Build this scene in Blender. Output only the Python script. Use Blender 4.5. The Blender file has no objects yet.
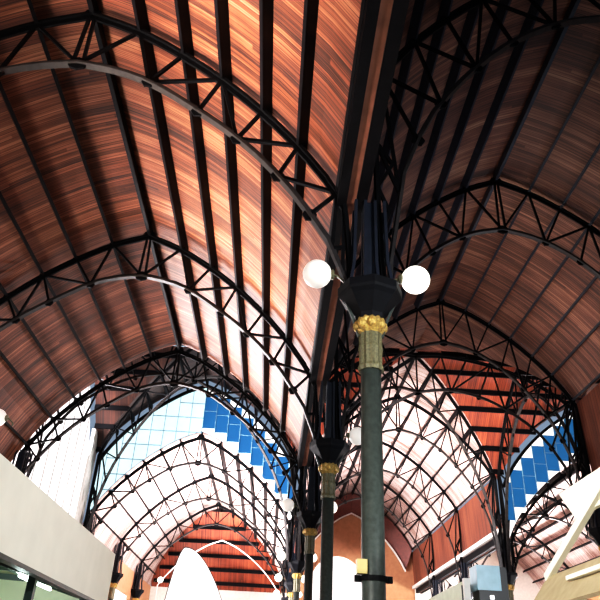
import bpy, bmesh, math, random
from mathutils import Vector, Matrix
random.seed(7)
S = bpy.context.scene
C = S.collection
PI = math.pi

# ------------------------------------------------------------------ materials
def new_mat(name):
    m = bpy.data.materials.new(name); m.use_nodes = True
    nt = m.node_tree; nt.nodes.clear()
    out = nt.nodes.new('ShaderNodeOutputMaterial')
    return m, nt, out
def N(nt, t, **kw):
    n = nt.nodes.new(t)
    for k, v in kw.items(): setattr(n, k, v)
    return n
def paint(name, col, rough=.5, metal=0., var=.25, scale=6., spec=.5):
    m, nt, out = new_mat(name)
    b = N(nt, 'ShaderNodeBsdfPrincipled')
    tc = N(nt, 'ShaderNodeTexCoord'); no = N(nt, 'ShaderNodeTexNoise')
    no.inputs['Scale'].default_value = scale; no.inputs['Detail'].default_value = 5
    nt.links.new(tc.outputs['Object'], no.inputs['Vector'])
    rp = N(nt, 'ShaderNodeValToRGB')
    rp.color_ramp.elements[0].position = .3; rp.color_ramp.elements[1].position = .75
    rp.color_ramp.elements[0].color = (*[c*(1-var) for c in col], 1)
    rp.color_ramp.elements[1].color = (*[min(1, c*(1+var)) for c in col], 1)
    nt.links.new(no.outputs['Fac'], rp.inputs['Fac'])
    nt.links.new(rp.outputs['Color'], b.inputs['Base Color'])
    b.inputs['Roughness'].default_value = rough; b.inputs['Metallic'].default_value = metal
    b.inputs['Specular IOR Level'].default_value = spec
    nt.links.new(b.outputs[0], out.inputs[0])
    return m
def glow(name, col, strength, rough=.3, base=None):
    m, nt, out = new_mat(name)
    b = N(nt, 'ShaderNodeBsdfPrincipled')
    b.inputs['Base Color'].default_value = (*(base or col), 1)
    b.inputs['Roughness'].default_value = rough
    tc = N(nt, 'ShaderNodeTexCoord'); no = N(nt, 'ShaderNodeTexNoise')
    no.inputs['Scale'].default_value = .6; no.inputs['Detail'].default_value = 3
    nt.links.new(tc.outputs['Object'], no.inputs['Vector'])
    mr = N(nt, 'ShaderNodeMapRange')
    mr.inputs['To Min'].default_value = strength*.8; mr.inputs['To Max'].default_value = strength*1.2
    nt.links.new(no.outputs['Fac'], mr.inputs['Value'])
    b.inputs['Emission Color'].default_value = (*col, 1)
    nt.links.new(mr.outputs[0], b.inputs['Emission Strength'])
    nt.links.new(b.outputs[0], out.inputs[0])
    return m
def boards(name, axis, dark, mid, light, width=.10, rough=.6):
    """boards laid across the given axis: each board its own tone, with grain along it"""
    m, nt, out = new_mat(name)
    b = N(nt, 'ShaderNodeBsdfPrincipled'); L = nt.links.new
    tc = N(nt, 'ShaderNodeTexCoord'); sp = N(nt, 'ShaderNodeSeparateXYZ')
    L(tc.outputs['Object'], sp.inputs[0])
    a = sp.outputs[axis]
    dv = N(nt, 'ShaderNodeMath', operation='DIVIDE'); L(a, dv.inputs[0]); dv.inputs[1].default_value = width
    fl = N(nt, 'ShaderNodeMath', operation='FLOOR'); L(dv.outputs[0], fl.inputs[0])
    fr = N(nt, 'ShaderNodeMath', operation='FRACT'); L(dv.outputs[0], fr.inputs[0])
    # board lengths: break each board at its own joints
    o = sp.outputs['X' if axis == 'Y' else 'Y']
    wn0 = N(nt, 'ShaderNodeTexWhiteNoise', noise_dimensions='1D'); L(fl.outputs[0], wn0.inputs['W'])
    j = N(nt, 'ShaderNodeMath', operation='MULTIPLY_ADD'); L(wn0.outputs['Value'], j.inputs[0]); j.inputs[1].default_value = 7.; 
    od = N(nt, 'ShaderNodeMath', operation='DIVIDE'); L(o, od.inputs[0]); od.inputs[1].default_value = 9.
    L(od.outputs[0], j.inputs[2])
    jf = N(nt, 'ShaderNodeMath', operation='FLOOR'); L(j.outputs[0], jf.inputs[0])
    cv = N(nt, 'ShaderNodeCombineXYZ'); L(fl.outputs[0], cv.inputs[0]); L(jf.outputs[0], cv.inputs[1])
    wn = N(nt, 'ShaderNodeTexWhiteNoise', noise_dimensions='2D'); L(cv.outputs[0], wn.inputs['Vector'])
    # grain and large stains
    mp = N(nt, 'ShaderNodeMapping'); L(tc.outputs['Object'], mp.inputs[0])
    mp.inputs['Scale'].default_value = (.22, 22, .15) if axis == 'Y' else (22, .22, .15)
    n1 = N(nt, 'ShaderNodeTexNoise'); n1.inputs['Scale'].default_value = 2.; n1.inputs['Detail'].default_value = 6
    L(mp.outputs[0], n1.inputs['Vector'])
    mp2 = N(nt, 'ShaderNodeMapping'); L(tc.outputs['Object'], mp2.inputs[0])
    mp2.inputs['Scale'].default_value = (.35, 1.1, .35) if axis == 'Y' else (1.1, .35, .35)
    n2 = N(nt, 'ShaderNodeTexNoise'); n2.inputs['Scale'].default_value = 1.; n2.inputs['Detail'].default_value = 4
    L(mp2.outputs[0], n2.inputs['Vector'])
    m1 = N(nt, 'ShaderNodeMath', operation='MULTIPLY_ADD'); L(wn.outputs['Value'], m1.inputs[0]); m1.inputs[1].default_value = .30
    m2 = N(nt, 'ShaderNodeMath', operation='MULTIPLY_ADD'); L(n1.outputs['Fac'], m2.inputs[0]); m2.inputs[1].default_value = 1.05
    m3 = N(nt, 'ShaderNodeMath', operation='MULTIPLY_ADD'); L(n2.outputs['Fac'], m3.inputs[0]); m3.inputs[1].default_value = .85; m3.inputs[2].default_value = -.64
    L(m3.outputs[0], m2.inputs[2]); L(m2.outputs[0], m1.inputs[2])
    rp = N(nt, 'ShaderNodeValToRGB'); e = rp.color_ramp.elements
    e[0].position = .18; e[0].color = (*dark, 1); e[1].position = .88; e[1].color = (*light, 1)
    x = rp.color_ramp.elements.new(.5); x.color = (*mid, 1)
    L(m1.outputs[0], rp.inputs['Fac'])
    # dark joint between boards
    g = N(nt, 'ShaderNodeMath', operation='LESS_THAN'); L(fr.outputs[0], g.inputs[0]); g.inputs[1].default_value = .13
    mx = N(nt, 'ShaderNodeMix', data_type='RGBA', blend_type='MULTIPLY')
    gm = N(nt, 'ShaderNodeMath', operation='MULTIPLY'); L(g.outputs[0], gm.inputs[0]); gm.inputs[1].default_value = .75
    L(gm.outputs[0], mx.inputs[0]); L(rp.outputs['Color'], mx.inputs[6]); mx.inputs[7].default_value = (.12, .07, .06, 1)
    L(mx.outputs[2], b.inputs['Base Color'])
    b.inputs['Roughness'].default_value = rough
    L(b.outputs[0], out.inputs[0])
    return m

M = {}
W_D, W_M, W_L = (.035, .010, .006), (.20, .058, .027), (.50, .22, .125)
M['vault'] = boards('vault_boards', 'Y', W_D, W_M, W_L)
M['vault_dark'] = boards('dark_boards', 'X', (.02,.006,.004), (.07,.02,.011), (.13,.045,.025))  # left web's shade put into the board colour; also used for gable boarding
M['vault_shade_n'] = boards('shade_boards_n', 'Y', (.02,.008,.006), (.06,.028,.022), (.12,.06,.05))  # boards darkened to carry the shade of the left crossing's far web
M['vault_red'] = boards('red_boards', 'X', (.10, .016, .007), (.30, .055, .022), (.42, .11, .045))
M['vault_lit'] = boards('lit_boards', 'Y', (.16, .07, .05), (.50, .36, .33), (.72, .60, .57))  # boards bleached so the far ceilings' strong light sits in their colour
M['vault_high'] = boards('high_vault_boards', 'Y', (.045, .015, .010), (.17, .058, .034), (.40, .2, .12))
M['frieze'] = boards('frieze_boards', 'Y', (.07, .016, .008), (.16, .042, .02), (.24, .075, .036), .2)
M['soffit'] = paint('soffit_wood', (.36, .15, .10), .6, var=.25, scale=3)
M['purlin'] = paint('purlin_dark', (.004, .0035, .005), .6, var=.3, spec=.12)
M['iron'] = paint('iron_black', (.004, .004, .005), .6, var=.3, spec=.1)
M['flange'] = paint('iron_flange', (.03, .026, .026), .55, var=.35, spec=.3)
M['white_rib'] = paint('white_rib', (.75, .73, .7), .5, var=.1)
M['column'] = paint('column_green', (.045, .057, .05), .45, var=.35, scale=14, spec=.5)
M['capital'] = paint('capital_dark', (.005, .0055, .008), .6, var=.3, spec=.15)
M['post'] = paint('post_blue_black', (.012, .016, .028), .5, var=.3, spec=.35)
M['purlin_haze'] = paint('purlin_haze', (.010, .014, .026), .55, var=.3, spec=.35)  # black purlin paint with the tall vault's blue haze mixed in
M['gold'] = paint('gilding', (.5, .34, .10), .4, metal=.35, var=.5, scale=30)
M['olive'] = paint('olive_gilt', (.14, .13, .07), .45, var=.4, scale=30)
M['salmon'] = paint('salmon_plaster', (.46, .23, .125), .8, var=.12, scale=3)
M['plaster'] = paint('pale_plaster', (.8, .76, .7), .8, var=.08)
M['red_trim'] = paint('red_trim', (.14, .025, .015), .6, var=.25)
M['cream'] = paint('cream_board', (.74, .71, .60), .7, var=.05, scale=2)
M['cream_light'] = paint('cream_light', (.82, .80, .68), .6, var=.05, scale=2)
M['tan'] = paint('tan_awning', (.42, .34, .22), .8, var=.12, scale=8)
M['pale_green'] = paint('pale_green', (.55, .6, .42), .6, var=.1)
M['dark_frame'] = paint('dark_frame', (.02, .035, .03), .4, var=.3)
M['blue_box'] = paint('blue_casing', (.36, .62, .78), .35, var=.12, scale=5)
M['black'] = paint('black_plastic', (.01, .01, .012), .4, var=.2)
M['yellow'] = paint('yellow_box', (.62, .5, .2), .5, var=.1)
M['floor'] = paint('floor_stone', (.30, .27, .24), .5, var=.2, scale=1.5)
M['white_pane'] = glow('white_pane', (1., .96, .95), 1.3, base=(.3,.3,.3))
M['cyan_pane'] = glow('cyan_pane', (.74, .96, 1.), 1.15, base=(.1,.2,.22))
M['blue_pane'] = glow('blue_pane', (.03, .2, .44), .8, base=(.004, .03, .08))
M['key_pane'] = glow('west_pane', (1., .95, .97), 1.5, base=(.3,.3,.3))
M['near_pane'] = glow('near_pane', (1., .93, .86), 2.)
M['far_pane'] = glow('far_pane', (1., .95, .94), 3.)
M['globe_lit'] = glow('globe_lit', (1., .96, .86), 1.3, base=(.9, .9, .85))
M['globe_dim'] = glow('globe_dim', (1., .93, .85), .4, base=(.9, .88, .84))
M['tube'] = glow('tube_lamp', (.85, 1., .95), 5.)
M['led'] = glow('white_square', (1, 1, 1), 1.2)

# ------------------------------------------------------------------ mesh builder
class MB:
    def __init__(s): s.v = []; s.f = []; s.smooth = False
    def add(s, vs, fs):
        o = len(s.v); s.v += [tuple(p) for p in vs]; s.f += [tuple(i+o for i in f) for f in fs]; return s
    def box(s, x0, x1, y0, y1, z0, z1):
        vs = [(x, y, z) for x in (x0, x1) for y in (y0, y1) for z in (z0, z1)]
        return s.add(vs, [(0,1,3,2),(4,6,7,5),(0,4,5,1),(2,3,7,6),(0,2,6,4),(1,5,7,3)])
    def sweep(s, pts, w, t, side):
        """rectangular section: w along the constant 'side' axis, t across it and the path"""
        pts = [Vector(p) for p in pts]; side = Vector(side).normalized(); vs = []; fs = []
        n = len(pts)
        for i, p in enumerate(pts):
            d = (pts[min(i+1, n-1)] - pts[max(i-1, 0)]).normalized()
            q = d.cross(side).normalized()
            sd = q.cross(d).normalized()
            for a, b in ((-1,-1),(1,-1),(1,1),(-1,1)):
                vs.append(p + sd*(a*w/2) + q*(b*t/2))
        for i in range(n-1):
            for k in range(4):
                fs.append((i*4+k, i*4+(k+1) % 4, i*4+4+(k+1) % 4, i*4+4+k))
        fs += [(3,2,1,0), tuple((n-1)*4+k for k in range(4))]
        return s.add(vs, fs)
    def bar(s, a, b, w=.06, t=.06, side=(0,1,0)):
        return s.sweep([a, b], w, t, side)
    def lathe(s, prof, seg=20, c=(0,0,0), flute=0):
        vs = []; fs = []
        for r, z in prof:
            for k in range(seg):
                a = 2*PI*k/seg; rr = r*(1 - (flute if k % 2 else 0))
                vs.append((c[0]+rr*math.cos(a), c[1]+rr*math.sin(a), c[2]+z))
        n = len(prof)
        for i in range(n-1):
            for k in range(seg):
                fs.append((i*seg+k, i*seg+(k+1) % seg, (i+1)*seg+(k+1) % seg, (i+1)*seg+k))
        fs.append(tuple(reversed(range(seg)))); fs.append(tuple((n-1)*seg+k for k in range(seg)))
        return s.add(vs, fs)
    def poly_y(s, pts, y0, y1):
        """closed outline in x,z extruded along y"""
        n = len(pts)
        vs = [(x, y0, z) for x, z in pts] + [(x, y1, z) for x, z in pts]
        return s.add(vs, [tuple(range(n)), tuple(reversed(range(n, 2*n)))] + [(i, n+i, n+(i+1) % n, (i+1) % n) for i in range(n)])
    def build(s, name, mat, parent=None, smooth=False):
        me = bpy.data.meshes.new(name); me.from_pydata(s.v, [], s.f); me.materials.append(M[mat])
        if smooth:
            for p in me.polygons: p.use_smooth = True
        me.update()
        bm = bmesh.new(); bm.from_mesh(me); bmesh.ops.recalc_face_normals(bm, faces=bm.faces); bm.to_mesh(me); bm.free()
        o = bpy.data.objects.new(name, me); C.objects.link(o)
        if parent: o.parent = parent
        return o

def thing(name, label, cat, loc=(0,0,0), rz=0, group=None):
    o = bpy.data.objects.new(name, None); C.objects.link(o)
    o.location = loc; o.rotation_euler = (0, 0, rz); o.empty_display_size = .2
    return tag(o, label, cat, group)
def tag(o, label, cat, group=None):
    o['label'] = label; o['category'] = cat
    if group: o['group'] = group
    return o
def struct(o, label=None):
    o['kind'] = 'structure'
    if label: o['label'] = label
    return o
def dup(root, loc, rz=0, label=None, group=None):
    r = root.copy(); C.objects.link(r); r.location = loc; r.rotation_euler = (0, 0, rz)
    if label: r['label'] = label
    if group: r['group'] = group
    for ch in list(root.children):
        c = ch.copy(); C.objects.link(c); c.parent = r
        for g in list(ch.children):
            d = g.copy(); C.objects.link(d); d.parent = c
    return r
ORD = ['', 'first', 'second', 'third', 'fourth', 'fifth', 'sixth', 'seventh', 'eighth', 'ninth']

# ------------------------------------------------------------------ geometry of the halls
XW, XC, XE, XF = -10.15, 1.3, 12.19, 23.63        # wall / column rows
CL, CH, CR = -4.43, 6.74, 17.91                   # ridges of left, high and right vaults
ZL, ZH = 13.48, 16.62                             # ridge heights
YT = [9., 16.8, 24.9]; YF = [36., 44., 52.]       # truss planes before / after the crossing
Y0, Y1, YE = -5., 60., 60.
YN, YS = 36., 24.9; YM = (YN+YS)/2
ZCAP = 7.15
PD = [0, 1.05, 2.03, 2.87, 3.72, 4.44, 5.17, 5.45, 5.75]
PZ = [0, .436, 1.044, 1.684, 2.48, 3.30, 4.36, 4.95, 5.65]
def spline(xs, ys, x):
    if x <= xs[0]: return ys[0] + (x-xs[0])*(ys[1]-ys[0])/(xs[1]-xs[0])
    if x >= xs[-1]: return ys[-1] + (x-xs[-1])*(ys[-1]-ys[-2])/(xs[-1]-xs[-2])
    for i in range(len(xs)-1):
        if x <= xs[i+1]: break
    h = xs[i+1]-xs[i]; t = (x-xs[i])/h
    s = (ys[i+1]-ys[i])/h
    m0 = s if i == 0 else .5*(s + (ys[i]-ys[i-1])/(xs[i]-xs[i-1]))
    m1 = s if i == len(xs)-2 else .5*(s + (ys[i+2]-ys[i+1])/(xs[i+2]-xs[i+1]))
    return (2*t**3-3*t*t+1)*ys[i] + (t**3-2*t*t+t)*h*m0 + (-2*t**3+3*t*t)*ys[i+1] + (t**3-t*t)*h*m1
def P(d): return spline(PD, PZ, abs(d))           # drop of the roof below its ridge
LD_L = [0, .7, 1.4, 2.4, 3.3, 4.1, 4.65, 5.1, 5.3, 5.36]
LZ_L = [1.50, 1.62, 1.87, 2.52, 3.22, 4.05, 4.8, 5.55, 6.05, 6.33]
LD_H = [0, 1., 2., 2.9, 3.66, 4.2, 4.57, 4.88, 5.05, 5.12]
LZ_H = [2.05, 2.3, 2.85, 3.65, 4.6, 5.45, 6.3, 7.3, 8.3, 9.47]
ROOF = .30
def nrm(d):                                       # outward normal of the profile at offset d (2d)
    e = .02; dz = -(P(d+e)-P(d-e))/(2*e) if abs(d) > e else 0
    l = math.hypot(dz, 1); return (-dz/l, 1/l)

def vault(cx, zr, y0, y1, dl, dr, mat, ny=1):
    m = MB(); n = 28
    ds = [-dl + (dl+dr)*i/n for i in range(n+1)]
    if 0 not in ds: ds = sorted(ds+[0.])
    vs = []
    for d in ds:
        for y in (y0, y1): vs.append((cx+d, y, zr-P(d)+ROOF))
    m.add(vs, [(2*i, 2*i+1, 2*i+3, 2*i+2) for i in range(len(ds)-1)])
    return struct(m.build('ceiling', mat))
vault(CL, ZL, Y0, YS, 5.72, 5.22, 'vault')
vault(CL, ZL, YN, Y1, 5.72, 5.22, 'vault_lit')
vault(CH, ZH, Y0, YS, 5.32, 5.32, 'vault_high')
vault(CH, ZH, YN, Y1, 5.32, 5.32, 'vault_lit')
vault(CR, ZL, Y0, YS, 5.22, 5.72, 'vault')
vault(CR, ZL, YN, Y1, 5.22, 5.72, 'vault_lit')

# groin vaults over the crossing: four webs each
ZX = 16.62
def groin(cx, hx, mats):
    hy = YN-YM; n = 20
    for k, mat in zip('NSEW', mats):
        m = MB(); vs = []
        for i in range(n+1):
            for j in range(n+1):
                u = i/n; v = -1+2*j/n
                if k in 'NS':                      # longitudinal shell: profile over x
                    a = v; b = abs(a) + (1-abs(a))*u
                    b = b if k == 'N' else -b
                    z = ZX - P(a*5.45)
                else:
                    b = v; a = abs(b) + (1-abs(b))*u
                    a = a if k == 'E' else -a
                    z = ZX - P(b*5.45)
                vs.append((cx+a*hx, YM+b*hy, z+ROOF))
        m.add(vs, [(i*(n+1)+j, i*(n+1)+j+1, (i+1)*(n+1)+j+1, (i+1)*(n+1)+j) for i in range(n) for j in range(n)])
        struct(m.build('ceiling', mat))
groin(CL, 5.725, ('vault_shade_n', 'vault', 'vault_red', 'vault_dark'))
groin(CH, 5.445, ('vault_lit', 'vault_high', 'vault_red', 'vault_red'))
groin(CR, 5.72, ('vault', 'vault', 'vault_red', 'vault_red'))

# ------------------------------------------------------------------ purlins
PDI = PD[:7]
def place_word(i):
    return 'ridge' if i == 0 else ORD[i] + ' from ridge'
def purlin_run(cx, zr, y0, y1, where, idx, group):
    for i in idx:
        for s in ((1,) if i == 0 else (-1, 1)):
            d = s*PDI[i]; nx, nz = nrm(d) if i else (0, 1)
            if i == 0: nx, nz = 0, 1
            x, z = cx+d+nx*.12, zr-P(d)+nz*.12
            m = MB(); w, h = (.10, .30) if i == 0 else (.08, .30)
            t = (nz, -nx)
            pts = [(x+t[0]*a*w/2+nx*b*h/2, z+t[1]*a*w/2+nz*b*h/2) for a, b in ((-1,-1),(1,-1),(1,1),(-1,1))]
            m.poly_y(pts, y0, y1)
            o = m.build('roof_purlin', 'purlin_haze' if cx == CH and y0 < 0 else 'purlin')
            side = '' if i == 0 else (' on the right slope' if s > 0 else ' on the left slope')
            if i == 0: lab = f'dark timber ridge beam of {where}'
            else: lab = f'dark purlin of {where},{side[7:]}, {place_word(i)}'
            tag(o, lab, 'roof beam', group)
G = 'long dark purlins under the board ceilings'
purlin_run(CL, ZL, Y0, YS, 'the near left vault', range(7), G)
purlin_run(CL, ZL, YN, Y1, 'the far left vault', range(7), G)
purlin_run(CH, ZH, Y0, YS, 'the near tall dim vault', range(7), G)
purlin_run(CH, ZH, YN, Y1, 'the far tall vault', range(7), G)
purlin_run(CR, ZL, YN, Y1, 'the far right vault', range(7), G)

def web_purlins(cx, hx, where, webs):
    hy = YN-YM
    for i in range(0, 7):
        a = PDI[i]/5.45
        for s in ((1,) if i == 0 else (-1, 1)):
            z = ZX-P(PDI[i]) + .1
            for k in webs:
                m = MB()
                if k in 'NS':
                    sg = 1 if k == 'N' else -1
                    m.bar((cx+s*a*hx, YM+sg*max(a, .02)*hy, z), (cx+s*a*hx, YM+sg*hy, z), .09, .26, (1,0,0))
                else:
                    sg = 1 if k == 'E' else -1
                    if s < 0 and k == 'E' and False: pass
                    m.bar((cx+sg*max(a, .02)*hx, YM+s*a*hy, z), (cx+sg*hx, YM+s*a*hy, z), .09, .26, (0,1,0))
                o = m.build('crossing_purlin', 'purlin')
                kw = {'N': 'far', 'S': 'near', 'E': 'right', 'W': 'left'}[k]
                if i == 0: lab = f'dark ridge beam of the {kw} quarter of {where}'
                else:
                    hs = ('left' if s < 0 else 'right') if k in 'NS' else ('near' if s < 0 else 'far')
                    lab = f'dark purlin, {kw} quarter of {where}, {hs} side, {place_word(i)}'
                tag(o, lab, 'roof beam', 'dark purlins of the crossing vaults')
web_purlins(CL, 5.725, 'left crossing vault', 'NW')
web_purlins(CH, 5.445, 'middle crossing vault', 'NEW')
web_purlins(CR, 5.72, 'right crossing vault', 'W')

# ------------------------------------------------------------------ arched trusses
def truss_parts(root, zr, LD, LZ, high, half=False, stretch=1., heavy=1.):
    """local frame: x across the hall, z up, origin under the ridge at capital level"""
    H = zr-ZCAP
    up = lambda d: (d*stretch, 0, H-P(d))
    lo = lambda d: ((1 if d > 0 else -1 if d < 0 else 0)*abs(d)*stretch, 0, H-spline(LD, LZ, abs(d)))
    sides = (1,) if half else (-1, 1)
    n = 16
    def ulist(s):
        l = [up(s*5.3*i/n) for i in range(n+1)]
        e = (5.42 if not high else 5.22)
        if high: l += [(s*5.3*stretch, 0, H-6.5), (s*5.28*stretch, 0, H-8), (s*e*stretch, 0, .0)]
        else: l += [(s*5.38*stretch, 0, H-5.5), (s*e*stretch, 0, .0)]
        return l
    def llist(s):
        l = [lo(s*LD[-1]*i/n) for i in range(n)] 
        l += [lo(s*(LD[-1]-.03)), (s*(LD[-1])*stretch, 0, .0)]
        return l
    if half:
        U = ulist(1); L = llist(1)
    else:
        U = ulist(-1)[::-1]+ulist(1)[1:]; L = llist(-1)[::-1]+llist(1)[1:]
    m = MB(); m.sweep(U, .16*heavy, .06, (0,1,0)); m.sweep([(x, y, z-.085) for x, y, z in U], .05, .11, (0,1,0)); uc = m.build('upper_chord', 'iron', root)
    m = MB(); m.sweep(L, .155*heavy, .05, (0,1,0)); m.sweep([(x, y, z+.06) for x, y, z in L], .04, .09, (0,1,0)); lc = m.build('lower_chord', 'flange', root)
    if high:
        LN = [0, 1.35, 2.35, 3.2, 4.0, 4.5, 4.9, 5.05]
        links = [(1,0),(1,1),(2,1),(3,1),(3,2),(3,3),(4,3),(5,3),(5,4),(6,4),(6,5),(6,6)]
    else:
        LN = [0, 1.45, 2.5, 3.3, 4.1, 4.7, 5.1, 5.28]
        links = [(1,0),(1,1),(2,1),(3,1),(3,2),(4,3),(3,3),(5,3),(5,4),(6,4),(6,5),(6,6)]
    th = .062*heavy
    kb = MB()
    if half: kb.bar(up(0), lo(0), th, th)
    else:
        for a in (-.05, .05):
            kb.bar(up(a), (a*2, 0, lo(0)[2]), th, th)
    kb.build('king_post', 'iron', root)
    for s in sides:
        for u, l in links:
            MB().bar(up(s*PDI[u]), lo(s*LN[l]), th, th).build('brace', 'iron', root)
        if high:
            zz = [(5.3, 6.2), (5.28, 7.3), (5.25, 8.4)]
            prev = lo(s*4.9)
            for d, dz in zz:
                q = (s*d*stretch, 0, H-dz)
                MB().bar(prev, q, th, th).build('brace', 'iron', root)
                dl = 5.0 if dz < 7 else 5.08 if dz < 8 else 5.12
                prev = (s*dl*stretch, 0, H-dz-.55)
                MB().bar(q, prev, th, th).build('brace', 'iron', root)
        else:
            MB().bar(up(s*5.3), lo(s*5.28), th, th).build('brace', 'iron', root)
            MB().bar((s*5.38*stretch, 0, H-5.5), lo(s*5.1), th, th).build('brace', 'iron', root)
        gp = [(up(s*PDI[i]), uc) for i in range(1, 7)] + [(lo(s*LN[i]), lc) for i in (1, 2, 3, 4, 5)]
        for p, par in gp:
            g = MB(); r = .13
            g.poly_y([(p[0]+r*math.cos(a*PI/3), p[2]+r*math.sin(a*PI/3)) for a in range(6)], -.02, .02)
            g.build('gusset_plate', 'iron', par)
    for p, par in ((up(0), uc), (lo(0), lc)):
        g = MB(); r = .2
        g.poly_y([(p[0]+r*math.cos(a*PI/4), p[2]+r*.8*math.sin(a*PI/4)) for a in range(8)], -.025, .025)
        g.build('gusset_plate', 'iron', par)

GT = 'arched iron trusses'
near = {9.: 'nearest the camera', 16.8: 'second from the camera', 24.9: 'at the near edge of the crossing',
        36.: 'at the far edge of the crossing', 44.: 'first past the crossing', 52.: 'second past the crossing'}
low0 = thing('arched_truss', 'x', 'roof truss', (CL, YT[0], ZCAP), group=GT)
truss_parts(low0, ZL, LD_L, LZ_L, False)
high0 = thing('arched_truss', 'x', 'roof truss', (CH, YT[0], ZCAP), group=GT)
truss_parts(high0, ZH, LD_H, LZ_H, True)
low0['label'] = 'black iron arched truss under the left board vault, nearest the camera'
high0['label'] = 'dark iron arched truss under the tall dim vault, nearest the camera'
for y in YT[1:]+YF:
    dup(low0, (CL, y, ZCAP), 0, f'black iron arched truss under the left vault, {near[y]}')
    dup(high0, (CH, y, ZCAP), 0, f'black iron arched truss under the tall middle vault, {near[y]}')
for y in [24.9, 36., 44., 52.]:
    dup(low0, (CR, y, ZCAP), 0, f'black iron arched truss under the far right vault, {near[y]}')
# trusses running with the halls at the crossing
dup(high0, (XC, YM, ZCAP), PI/2, 'black iron arched truss along the crossing between left and middle vaults')
dup(high0, (XE, YM, ZCAP), PI/2, 'black iron arched truss along the crossing between middle and right vaults')
# diagonal half trusses below the groins
diag0 = thing('groin_truss', 'x', 'roof truss', (CH, YM, ZCAP), group='diagonal groin trusses of the crossing')
truss_parts(diag0, ZX, LD_H, LZ_H, True, half=True, stretch=1.41)
corner = {0: 'far right', 1: 'far left', 2: 'near left', 3: 'near right'}
for nm, cx, hx in (('tall middle crossing', CH, 5.445), ('left crossing', CL, 5.725)):
    for k in range(4):
        a = math.atan2(YN-YM, hx); a = (a, PI-a, PI+a, -a)[k]
        lab = f'iron diagonal half truss of the {nm}, running to its {corner[k]} corner'
        if nm.startswith('tall') and k == 0:
            diag0.rotation_euler = (0, 0, a); diag0['label'] = lab
        else: dup(diag0, (cx, YM, ZCAP), a, lab)

# ------------------------------------------------------------------ valley beams between the vaults
def valley(x, s, y0, y1, where, both=True):
    """s=+1: low vault lies on the left of the row"""
    def bx(nm, a, b, z0, z1, mat, lab):
        m = MB(); lo_, hi_ = sorted((x+s*a, x+s*b)); m.box(lo_, hi_, y0, y1, z0, z1)
        tag(m.build(nm, mat), lab, 'beam', 'valley beams over the column rows')
    bx('valley_beam', -.56, -.40, 8.84, 9.16, 'purlin', f'dark valley beam on the low vault side, {where}')
    bx('valley_soffit', -.40, -.24, 8.90, 8.98, 'soffit', f'brown timber soffit board between the valley beams, {where}')
    bx('valley_beam', -.24, -.05, 8.86, 9.2, 'purlin', f'black valley beam on the tall vault side, {where}')
valley(XC, 1, Y0, YS, 'near length over the middle columns')
valley(XC, 1, YN, Y1, 'far length over the middle columns')
valley(XE, -1, Y0, YS, 'near length over the right columns')
valley(XE, -1, YN, Y1, 'far length over the right columns')
# timber clerestory friezes of the tall vault
def frieze(name, x, s, y0, y1):
    m = MB(); m.add([(x, y0, 9.2), (x, y1, 9.2), (x+s*.16, y1, 12.1), (x+s*.16, y0, 12.1)], [(0,1,2,3)])
    struct(m.build(name, 'frieze'))
frieze('wall_middle', XC+.0, 1, Y0, YS); frieze('wall_middle_far', XC+.0, 1, YN, Y1)
frieze('wall_right_upper', XE, -1, Y0, YS); frieze('wall_right_upper_far', XE, -1, YN, Y1)
m = MB(); m.box(XE-.22, XE-.02, YN, Y1, 9.2, 9.42); struct(m.build('trim_1', 'white_rib'))

# ------------------------------------------------------------------ columns and globe lamps
def column(loc, label, group='iron columns'):
    t = thing('iron_column', label, 'column', loc, 0, group)
    MB().lathe([(.34,0),(.34,.12),(.28,.2),(.28,.5),(.22,.62),(.2,.7)], 16).build('base', 'column', t, True)
    MB().lathe([(.175,.68),(.158,2),(.152,5.75)], 24).build('shaft', 'column', t, True)
    MB().lathe([(.19,5.72),(.2,5.78),(.178,5.83),(.18,6.0),(.19,6.1),(.178,6.15),(.185,6.34)], 24, flute=.1).build('fluted_neck', 'olive', t)
    g = MB()
    g.lathe([(.18,6.33),(.225,6.38),(.22,6.5),(.24,6.56),(.22,6.6)], 24, flute=.12)
    for k in range(8):
        a = 2*PI*k/8
        g.lathe([(.01,-.1),(.06,-.06),(.07,0),(.06,.06),(.01,.1)], 8, (.205*math.cos(a), .205*math.sin(a), 6.48))
    g.build('gilded_collar', 'gold', t)
    c = MB(); c.lathe([(.22,6.58),(.24,6.66),(.30,6.74),(.44,6.92),(.50,6.98),(.52,7.02),(.52,7.15)], 8); c.build('capital', 'capital', t)
    p = MB()
    for sx in (-.27, -.09, .09, .27):
        for sy in (-.16, .16):
            p.sweep([(sx*1.25, sy*1.3, 7.14), (sx, sy, 7.6), (sx*.9, sy, 8.86)], .07, .05, (0,1,0))
    p.box(-.10, .10, -.12, .12, 7.14, 8.86)
    p.build('post_bars', 'post', t)
    for sx in (-1, 1):
        b = MB(); b.sweep([(sx*.18,0,6.3),(sx*.27,0,6.62),(sx*.36,0,6.85),(sx*.42,0,6.95)], .06, .04, (0,1,0)); b.build('bracket', 'column', t)
    return t
c0 = column((XC, YT[0], 0), 'dark green iron column with gilded collar, nearest the camera')
names = {16.8: 'second from the camera', 24.9: 'third from the camera', 36.: 'at the far edge of the crossing', 44.: 'first past the crossing', 52.: 'second past the crossing'}
for y in YT[1:]+YF: dup(c0, (XC, y, 0), 0, f'dark green iron column in the middle row, {names[y]}')
for y in [24.9]+YF: dup(c0, (XE, y, 0), 0, f'dark iron column in the right row, {names[y]}')
for y in YF: dup(c0, (XW+.5, y, 0), 0, f'dark iron column against the left wall, {names[y]}')
for y in [16.8, 24.9]: dup(c0, (XW+.5, y, 0), 0, f'dark iron column against the left wall, {names[y]}')
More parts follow.
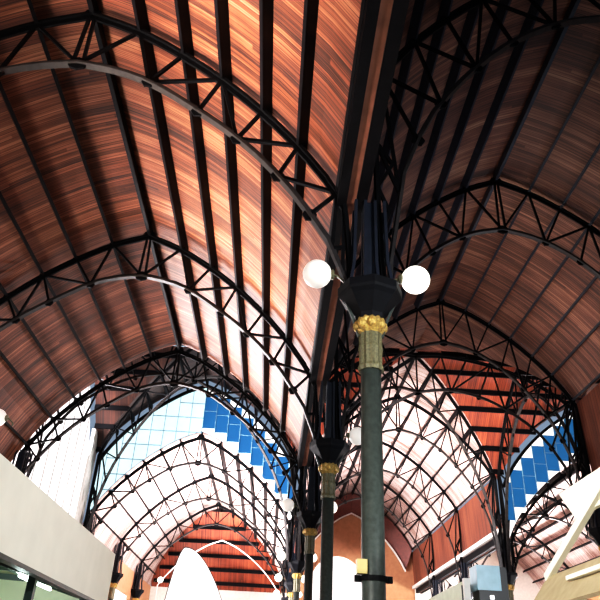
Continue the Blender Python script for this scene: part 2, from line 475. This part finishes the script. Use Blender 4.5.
# ring clamp with little box on the first column
r = MB(); r.lathe([(.15,2.80),(.185,2.80),(.185,2.86),(.15,2.86)], 24); o = r
for a in (-.205, .205): r.box(a-.04, a+.04, -.03, .03, 2.79, 2.87)
t = thing('clamp_ring', 'iron clamp ring with side lugs round the nearest column', 'clamp', (XC, YT[0], 0)); r.build('ring', 'iron', t)
t = thing('junction_box', 'small yellow junction box strapped to the nearest column', 'box', (XC-.16, YT[0]-.10, 2.87))
b = MB(); b.box(-.07, .06, -.08, .06, 0, .17); b.build('casing', 'yellow', t)
b = MB(); b.box(-.06, .05, -.088, -.08, .015, .155); b.build('lid', 'yellow', t)

def globe(x, y, z, s, lit, label, r=.235):
    t = thing('globe_lamp', label, 'lamp', (x, y, z), 0, 'white globe lamps on the columns')
    g = MB(); n = 14
    g.lathe([(max(.01, r*math.sin(PI*i/n)), -r*math.cos(PI*i/n)) for i in range(n+1)], 28); g.build('glass_globe', 'globe_lit' if lit else 'globe_dim', t, True)
    a = MB(); a.sweep([(s*r*.93, 0, 0), (s*(r+.09), 0, -.02), (s*(r+.2), 0, -.12), (s*(r+.22), 0, -.2)], .03, .03, (0,1,0)); arm = a.build('arm', 'olive', t)
    a = MB(); a.add(*(lambda m: (m.v, m.f))(MB().lathe([(.07, 0), (.09, .03), (.07, .06)], 12)))
    o = a.build('fitter', 'olive', arm); o.rotation_euler = (0, s*PI/2, 0); o.location = (s*r*.93, 0, 0)
    return t
where = {9.: 'nearest column', 16.8: 'second column', 24.9: 'third column', 36.: 'column at the crossing far edge', 44.: 'first column past the crossing', 52.: 'second column past the crossing'}
for y in YT+YF:
    if y != 16.8:
        globe(XC-.86, y, 7.41, 1, y > 30, f'white glass globe lamp on the left side of the {where[y]}')
    globe(XC+.75, y, 7.41, -1, y != 16.8, f'white glass globe lamp on the right side of the {where[y]}')
for y in YF[1:]: globe(XE-.8, y, 7.75, 1, False, f'white globe lamp below the clerestory, right row, {where[y]}')
globe(XW+1.3, 60*.95, 8.5, -1, True, 'small white globe lamp by the far left window')
globe(-7.45, 16.8, 7.35, 1, False, 'white globe lamp cut by the left picture edge')

# ------------------------------------------------------------------ glazed gables
def gable(name, cx, y, side, blue=True):
    t = thing(name, 'x', 'window', (cx, y, 0)); del t['category']; struct(t)
    cw = .715; hw = 5.35
    top = lambda d: ZX-P(d)-.12 if abs(d) < 5.4 else 0
    bot = lambda d: ZL-P(d)+ROOF+.02
    blo = lambda d: spline([.3, 1.2, 2., 2.8, 3.57, 4.3, 5.], [14.0, 13.7, 13.1, 12.4, 11.65, 10.9, 10.2], abs(d))
    W, B, K, bars = MB(), MB(), MB(), MB()
    ncol = 16; x0 = -8*cw
    for k in range(ncol):
        a = x0+k*cw; mid = a+cw/2
        zb = blo(mid); zt = zb+2.05
        isblue = blue and (mid*side > 0)
        n = 5
        for j in range(n):
            d0 = a+cw*j/n; d1 = a+cw*(j+1)/n
            def q(mb, lo0, lo1, hi0, hi1):
                lo0, hi0 = max(lo0, bot(d0)), min(hi0, top(d0)); lo1, hi1 = max(lo1, bot(d1)), min(hi1, top(d1))
                if hi0-lo0 < .01 and hi1-lo1 < .01: return
                hi0 = max(hi0, lo0); hi1 = max(hi1, lo1)
                mb.add([(d0,0,lo0),(d1,0,lo1),(d1,0,hi1),(d0,0,hi0)], [(0,1,2,3)])
            if isblue:
                q(W, 0, 0, zb, zb); q(B, zb, zb, zt, zt); q(W, zt, zt, 99, 99)
            else:
                q(K if mid*side < 0 or not blue else W, 0, 0, 99, 99)
        if top(a)-bot(a) > .1: bars.box(a-.012, a+.012, -.06, .0, bot(a), top(a))
        if isblue: 
            for zz in (zb, zb+1.02, zt):
                if zz < min(top(a), top(a+cw)): bars.box(a, a+cw, -.03, 0, zz-.01, zz+.01)
        else:
            for i in range(9):
                zz = 9.4+i*.86
                if bot(mid) < zz < min(top(a), top(a+cw)): bars.box(a, a+cw, -.05, 0, zz-.02, zz+.02)
    if W.v: W.build('white_panes', 'white_pane', t)
    if B.v: B.build('blue_panes', 'blue_pane', t)
    if K.v: K.build('pale_cyan_panes' if blue else 'boarding', 'cyan_pane' if blue else 'vault_dark', t)
    bars.build('glazing_bars', 'blue_bars' if 'blue_bars' in M else 'flange', t)
    fr = MB(); pts = [(d*5.42/20, 0, ZX-P(d*5.42/20)-.1) for d in range(-20, 21)]
    fr.sweep(pts, .3, .16, (0,1,0)); fr.build('arch_frame', 'iron', t)
    return t
M['blue_bars'] = paint('blue_grey_bars', (.25, .42, .55), .5)
gable('window_1', CL, YN-.05, 1)['label'] = 'arched glazed gable with stepped blue and white panes over the left vault'
gable('window_2', CR, YN-.05, -1)['label'] = 'arched glazed gable with stepped blue and white panes over the far right vault'
gable('window_3', CL, YS+.05, 1, False); gable('window_4', CR, YS+.05, -1, False)

# tall white window closing the crossing on the left
def side_window(name, x, y0, y1, zb, mat):
    t = thing(name, 'x', 'w', (x, 0, 0)); del t['category']; del t['label']; struct(t)
    ym = (y0+y1)/2; hw = (y1-y0)/2; n = 24; p = MB(); vs = []
    for i in range(n+1):
        v = -1+2*i/n; z = ZX-P(v*5.4)-.1
        vs += [(0, ym+v*hw, zb), (0, ym+v*hw, z)]
    p.add(vs, [(2*i, 2*i+2, 2*i+3, 2*i+1) for i in range(n)]); p.build('panes', mat, t)
    b = MB(); s = 1 if x < 0 else -1
    for i in range(1, 8):
        v = -1+2*i/8; b.box(0.0, s*.05, ym+v*hw-.02, ym+v*hw+.02, zb, ZX-P(v*5.4)-.1)
    b.build('glazing_bars', 'white_rib', t)
    return t
side_window('window_5', XW, YS+.25, YN-1.2, 2.5, 'key_pane')
side_window('window_6', XF, YS+.25, YN-.25, 2.5, 'white_pane')
m = MB(); m.box(XW-.05, XW+.12, YN-1.2, YN-.05, 0, 13.2); struct(m.build('trim_2', 'plaster'))

# ------------------------------------------------------------------ side walls with windows
def side_wall(name, x, y0, y1, ztop, wins, mat, pane, wz0, wz1, num):
    s = 1 if x < 0 else -1
    m = MB(); ys = [y0]
    for a, b in wins:
        m.box(x-.15, x+.15, ys[-1], a, 0, ztop); ys.append(b)
        m.box(x-.15, x+.15, a, b, 0, wz0); m.box(x-.15, x+.15, a, b, wz1, ztop)
    m.box(x-.15, x+.15, ys[-1], y1, 0, ztop)
    struct(m.build(name, mat))
    for i, (a, b) in enumerate(wins):
        t = thing(f'window_{num+i}', 'x', 'w', (x, a, wz0)); del t['category']; del t['label']; struct(t)
        p = MB(); p.add([(0,0,0),(0,b-a,0),(0,b-a,wz1-wz0),(0,0,wz1-wz0)], [(0,1,2,3)]); p.build('panes', pane, t)
        g = MB()
        for k in range(4):
            y = (b-a)*k/3; g.box(s*.0, s*.08, y-.03, y+.03, 0, wz1-wz0)
        for k in range(4):
            z = (wz1-wz0)*k/3; g.box(s*.0, s*.08, 0, b-a, z-.03, z+.03)
        g.build('glazing_bars', 'white_rib', t)
side_wall('wall_left', XW, Y0, YS, 8.0, [(y, y+5.) for y in (-3.5, 3.0, 10.2, 17.8)], 'salmon', 'near_pane', 2.2, 6.6, 10)
side_wall('wall_left_far', XW, YN, Y1, 8.3, [(y, y+5.6) for y in (37.2, 45.2, 53.2)], 'salmon', 'far_pane', .8, 6.6, 20)
side_wall('wall_right', XF, Y0, YS, 8.0, [(y, y+5.) for y in (3.0, 10.2, 17.8)], 'salmon', 'white_pane', 2.2, 6.6, 30)
side_wall('wall_right_far', XF, YN, Y1, 8.3, [(y, y+5.6) for y in (37.2, 45.2, 53.2)], 'salmon', 'far_pane', .8, 6.6, 40)

# floor
m = MB(); m.box(-14, 27, -8, 64, -.2, 0); struct(m.build('floor', 'floor'))

# ------------------------------------------------------------------ far ends
# tall vault: salmon end wall with arched opening and red surround
def arch_pts(cx, r, zs, n=16): return [(cx+r*math.cos(PI*i/n), zs+r*math.sin(PI*i/n)) for i in range(n+1)]
yw = YE
m = MB()
out = [(CH+d*5.5/14, ZH-P(d*5.5/14)+.3) for d in range(14, -15, -1)]
ap = arch_pts(5.6, 2.35, 9.2)
top = out                                    # right to left
poly = [(12.6, 0), (12.6, 9)] + top + [(.9, 9), (.9, 0), (3.25, 0)] + ap[::-1] + [(7.95, 0)]
m.poly_y(poly, yw, yw+.3)
o = m.build('wall_back', 'salmon'); struct(o)
m = MB(); m.add([(3.2, yw+.2, 0), (8.0, yw+.2, 0), (8.0, yw+.2, 9.2)] + [(x, yw+.2, z) for x, z in ap] + [(3.2, yw+.2, 9.2)], [tuple(range(3+len(ap)+1))])
t = thing('window_50', 'x', 'w', (0, 0, 0)); del t['category']; struct(t); t['label'] = 'tall white arched opening in the salmon end wall'
m.build('panes', 'white_pane', t)
fr = MB(); fr.sweep([(x, yw-.02, z) for x, z in ap], .12, .12, (0,1,0)); fr.build('arch_frame', 'salmon', t)
# red surround following the vault, and white edging on the gable
def band(name, cx, zr, f0, f1, y0, y1, mat, sp=5.3):
    m = MB(); n = 20; vs = []
    for i in range(-n, n+1):
        d = sp*i/n; vs += [(cx+d*(1-.03), y0, zr-f0(d)), (cx+d*.88, y1, zr-f1(d))]
    m.add(vs, [(2*i, 2*i+1, 2*i+3, 2*i+2) for i in range(2*n)])
    return struct(m.build(name, mat))
band('trim_3', CH, ZH, lambda d: P(d)-.15, lambda d: P(d)+1.45, YE-.9, YE-.15, 'red_trim')
m = MB(); m.sweep([(CH+5.3*i/20*.88, YE-.25, ZH-P(5.3*i/20)-1.5) for i in range(-20, 21)], .2, .10, (0,1,0)); struct(m.build('trim_4', 'white_rib'))
# left vault: sloping red boarded end with battens, white pointed window, truss chord coloured as lit white
m = MB(); m.add([(XW+.2, 54.2, 13.4), (XC-.4, 54.2, 13.4), (XC-.4, 59.8, 8.3), (XW+.2, 59.8, 8.3)], [(0,1,2,3)])
struct(m.build('ceiling', 'vault_red'))
for i in range(1, 6):
    f = i/5.6; y = 54.2+f*5.6; z = 13.4-f*5.1
    w = P_inv = max(d/100 for d in range(0, 560) if ZL-P(d/100) > z-.2) if z < ZL else 0.4
    m = MB(); m.box(CL-w+.1, min(CL+w-.1, XC-.6), y-.12, y-.02, z-.28, z)
    tag(m.build('end_batten', 'purlin'), f'dark horizontal batten across the red boarded end of the left vault, {ORD[i]} from the top', 'roof beam', 'battens of the red boarded end')
m = MB(); m.box(XW, XC+.3, 59.85, 60.1, 0, 8.35); struct(m.build('wall_back_left', 'plaster'))
m = MB(); m.box(XE, XF, 59.85, 60.1, 0, 13.8); struct(m.build('wall_back_right', 'plaster'))
t = thing('window_51', 'x', 'w', (-6.6, 55.8, 0)); del t['category']; struct(t); t['label'] = 'white pointed window at the far end of the left vault'
pts = []
for i in range(0, 13):
    u = i/12; pts.append((-2.75+2.3*(1-(1-u)**1.0)*1.0, 7.0+3.9*math.sin(u*PI/2)))
L_ = [(-1.5, 0)] + [(-1.5+1.1*u, 6.9+3.95*math.sin(u*PI/2)**.9) for u in [i/12 for i in range(13)]]
R_ = [(2.9, 0)] + [(2.9-3.3*u, 7.0+3.85*math.sin(u*PI/2)**.9) for u in [i/12 for i in range(13)]]
m = MB(); m.poly_y(L_ + R_[::-1], 0, .1); m.build('panes', 'far_pane2' if 'far_pane2' in M else 'white_pane', t)
m = MB(); m.sweep([(x, -.05, z) for x, z in L_[1:] + R_[::-1][:-1]], .15, .06, (0,1,0)); m.build('arch_frame', 'flange', t)
m = MB(); m.sweep([(-8.62, 53.7, 0)] + [(-4.0+4.5*i/20, 53.7, 11.15-P(5.2*i/20)*.78) for i in range(-20, 21)] + [(.62, 53.7, 0)], .2, .055, (0,1,0))
tag(m.build('lit_chord', 'white_rib'), 'thin arched chord coloured as lit white before the red boarded end of the left vault', 'roof rib')  # truss chord, its bright daylight put into the paint

# ------------------------------------------------------------------ stalls
# left stall: long cream fascia, lamps below
t = thing('market_stall', 'cream fronted stall with long blank fascia at lower left', 'stall', (-3.4, 6, 0))
def part(nm, mat, *boxes, par=None):
    m = MB()
    for b in boxes: m.box(*b)
    return m.build(nm, mat, par)
part('fascia', 'cream', (0, .06, -2, 8.95, 2.86, 3.86), par=t)
part('canopy_top', 'cream', (-2.6, 0, -2, 8.9, 3.78, 3.84), par=t)
part('end_panel', 'cream_light', (-2.6, 0.0, 8.9, 8.96, 2.86, 3.84), par=t)
part('soffit', 'pale_green', (-2.6, -.75, -2, 8.9, 3.30, 3.36), par=t)
part('edge_rail', 'dark_frame', (-.04, .08, -2, 8.95, 2.80, 2.86), par=t)
for y in (-1.8, 2.0, 5.4, 8.7): part('post', 'dark_frame', (-.45, -.33, y, y+.12, 0, 3.3), par=t)
m = MB()
for k, y in enumerate((1.5, 3.2, 4.6, 6.2, 7.7)):
    m.sweep([(-2.4, y, 3.2), (-1.2, y+.3, 3.18), (-.5, y+.8, 3.0), (-.05, y+1.0, 2.92)], .08, .1, (0,1,0))
m.build('canopy_bracket', 'dark_frame', t)
part('back_wall', 'pale_green', (-2.66, -2.6, -2, 8.9, 0, 3.3), par=t)
part('counter', 'pale_green', (-1.2, -.1, -2, 8.7, 0, 1.0), par=t)
lt = thing('tube_light', 'glowing tube light under the canopy of the left stall', 'lamp', (-4.2, 12.9, 3.0))
m = MB(); m.lathe([(.03, -.9), (.03, .9)], 10); o = m.build('tube', 'tube', lt, True); o.rotation_euler = (PI/2, 0, 0)
part('batten', 'cream_light', (-.06, .06, -.95, .95, .04, .24), par=lt)

# right stall: board, strut, sloping tan awning
t = thing('awning_stall', 'stall with cream board, slanted strut and tan awning at lower right', 'stall', (3.2, 6, 0))
m = MB(); q = [(-3.5, 3.62), (1.42, 3.62), (1.10, 3.29), (-3.5, 3.29)]
m.add([(0, y, z) for y, z in q]+[(.05, y, z) for y, z in q], [(0,1,2,3),(7,6,5,4)]+[(i, 4+i, 4+(i+1) % 4, (i+1) % 4) for i in range(4)]); m.build('sign_board', 'cream_light', t)
m = MB()
m.bar((.0, 2.08, 2.82), (-.02, .1, 3.52), .07, .085, (1,0,0)); m.build('strut', 'cream_light', t)
m = MB(); m.add([(0, -4, 2.83), (0, 2.08, 2.83), (-.30, 2.05, 2.45), (-.30, -4, 2.45), (.03, -4, 2.83), (.03, 2.08, 2.83), (-.27, 2.05, 2.42), (-.27, -4, 2.42)],
      [(0,1,2,3),(4,7,6,5),(0,4,5,1),(2,6,7,3),(1,5,6,2),(0,3,7,4)]); m.build('awning', 'tan', t)
part('rail', 'cream_light', (-.2, -.12, -4, 1.1, 2.66, 2.70), par=t)
part('canopy', 'cream', (.03, 2.2, -4, 2.08, 2.78, 2.84), par=t)
part('canopy_ridge', 'cream', (.05, 2.2, -4, 1.1, 3.56, 3.62), par=t)
for y in (-3.4, 1.9): part('post', 'cream', (.2, .3, y-.1, y, 0, 2.8), par=t)
for y in (-3.4, -1.2): part('board_post', 'cream', (.06, .14, y-.08, y, 2.8, 3.6), par=t)
part('counter', 'pale_green', (.1, 1.6, -3.6, 1.9, 0, 1.05), par=t)
lt = thing('tube_light', 'pale tube light under the cream board of the right stall', 'lamp', (3.42, 6.1, 3.27))
m = MB(); m.lathe([(.045, -.7), (.045, .7)], 10); o = m.build('tube', 'pale_green', lt, True); o.rotation_euler = (PI/2, 0, 0)
part('batten', 'cream_light', (-.05, .05, -.75, .75, .04, .29), par=lt)

# middle stall: green panel, white post, blue cabinet
t = thing('panel_stall', 'stall with pale green side panel and white corner post', 'stall', (3.85, 14, 0))
part('side_panel', 'pale_green', (-.04, .04, .1, 6., 2.6, 3.57), par=t)
part('corner_post', 'white_rib', (-.03, .09, -.06, .06, 0, 3.62), par=t)
part('rear_post', 'white_rib', (-.05, .05, 5.9, 6.0, 0, 3.4), par=t)
part('counter', 'pale_green', (0.06, 1.2, .2, 5.8, 0, 1.0), par=t)
part('dark_end', 'dark_frame', (-.05, .05, .06, .1, 2.6, 3.5), par=t)
t = thing('blue_cabinet', 'light blue cabinet with black side on a tall stand at lower right', 'cabinet', (4.3, 14, 0))
part('casing', 'blue_box', (-.25, .22, -.2, .3, 3.40, 3.86), par=t)
part('side', 'black', (.22, .36, -.18, .3, 2.9, 3.84), par=t)
part('foot', 'black', (-.22, .22, -.18, .3, 2.9, 3.40), par=t)
part('light_square', 'led', (-.02, .06, -.2, -.18, 3.24, 3.31), par=t)
part('stand', 'black', (-.06, .06, -.04, .08, 0, 2.9), par=t)

# ------------------------------------------------------------------ light, sky, camera
w = bpy.data.worlds.new('sky'); S.world = w; w.use_nodes = True
nt = w.node_tree; bg = nt.nodes['Background']
bg.inputs[0].default_value = (.62, .78, 1., 1); bg.inputs[1].default_value = .42
def area(name, loc, rot, sx, sy, e, col):
    l = bpy.data.lights.new(name, 'AREA'); l.shape = 'RECTANGLE'; l.size = sx; l.size_y = sy; l.energy = e; l.color = col
    o = bpy.data.objects.new(name, l); C.objects.link(o); o.location = loc; o.rotation_euler = rot; return o

def aim(name, loc, tgt, sx, sy, e, col, spread=120):
    d = Vector(tgt)-Vector(loc); o = area(name, loc, d.to_track_quat('-Z', 'Z').to_euler(), sx, sy, e, col)
    o.data.spread = math.radians(spread); return o
WARM = (1., .88, .76)
for i, y in enumerate((-1, 5.5, 12.7, 20.3)):
    aim('window_light', (XW+.6, y, 3.4), (CL+2.2, y+2.0, 11.9), 4, 1.5, (560, 720, 660, 420)[i], WARM, 44)
    aim('window_light', (XW+.45, y, 2.6), (CL-2.2, y+1.0, 11.5), 4, .4, (100, 105, 130, 200)[i], WARM, 110)
aim('crossing_light', (XW+.6, 30, 7.5), (-1.8, 18.5, 11.8), 6, 7, 1500, (1., .95, .98), 70)
aim('crossing_light', (XW+.6, 31, 10), (10.5, 42, 13.5), 8, 9, 2900, (1., .95, .98), 75)
for y in (40, 48, 56):
    ty = y+2 if y < 50 else 50
    aim('window_light', (XW+.5, y, 4.6), (CL+3, ty, 11.), 5, 4, (4600, 4000, 1300)[(y-40)//8], (1., .97, .98), 90)
    aim('window_light', (XF-.5, y, 4.6), (CR-3, ty, 11.), 5, 4, 5500, (1., .97, .98), 90)
    if y < 50:  # added fill lamps without a real source, whitening the far ceilings
        aim('fill_light', (CH, y-1, 6.2), (CH, y+.5, 16.), 3, 5, (1600, 1000)[y > 44], (1., .97, .99), 90)
        aim('fill_light', (CL+2, y-1, 5.2), (CL-1, y+.5, 12.), 3, 5, (2200, 1500)[y > 44], (1., .97, .98), 90)
aim('fill_light', (3.2, 19, 6.), (9.8, 20.5, 13.8), 2, 3, 260, (1., .93, .86), 100)  # added unseen fill for the right slope of the tall vault
aim('fill_light', (9.5, 17, 6.), (3.2, 18, 13.), 2, 3, 240, (.6, .78, 1.), 110)  # added blue fill for the tall vault's left slope
aim('fill_light', (-6, -3, 5.), (3.2, 7, 3.2), 2, 2, 200, (1., .97, .9), 45)  # added unseen fill on the right stall
aim('fill_light', (8.2, 26.5, 6.5), (9.6, 34.5, 13.), 2, 2, 420, (1., .9, .8), 60)  # added fill to brighten the red web of the crossing
aim('fill_light', (9, -4, 5.5), (-2, 10, 3.6), 2, 2, 420, (.95, .98, 1.), 60)  # added unseen fill for the left fascia and the columns
l = bpy.data.lights.new('stall_lamp', 'POINT'); l.energy = 70; l.color = (.8, 1., .95); l.shadow_soft_size = .1
o = bpy.data.objects.new('stall_lamp', l); C.objects.link(o); o.location = (-4.4, 12.6, 2.75)

cam = bpy.data.cameras.new('camera'); co = bpy.data.objects.new('camera', cam); C.objects.link(co)
cam.sensor_width = 36; cam.sensor_fit = 'HORIZONTAL'; cam.lens = 657.3/600*36; cam.clip_end = 300; cam.clip_start = .05
pan, tilt, roll = [math.radians(a) for a in (1.154, 30.48, 2.915)]
fw = Vector((math.sin(pan)*math.cos(tilt), math.cos(pan)*math.cos(tilt), math.sin(tilt)))
r = Vector((math.cos(pan), -math.sin(pan), 0)); u = r.cross(fw)
r2 = r*math.cos(roll)+u*math.sin(roll); u2 = -r*math.sin(roll)+u*math.cos(roll)
mat = Matrix((r2, u2, -fw)).transposed().to_4x4(); mat.translation = (0, 0, 1.6)
co.matrix_world = mat
S.camera = co
S.view_settings.view_transform = 'Standard'
S.view_settings.look = 'None'
S.view_settings.exposure = 0
S.view_settings.use_curve_mapping = True
cm = S.view_settings.curve_mapping; cv = cm.curves[3]
for x, y in ((.04, .022), (.2, .155), (.55, .58)): cv.points.new(x, y)
cm.update()
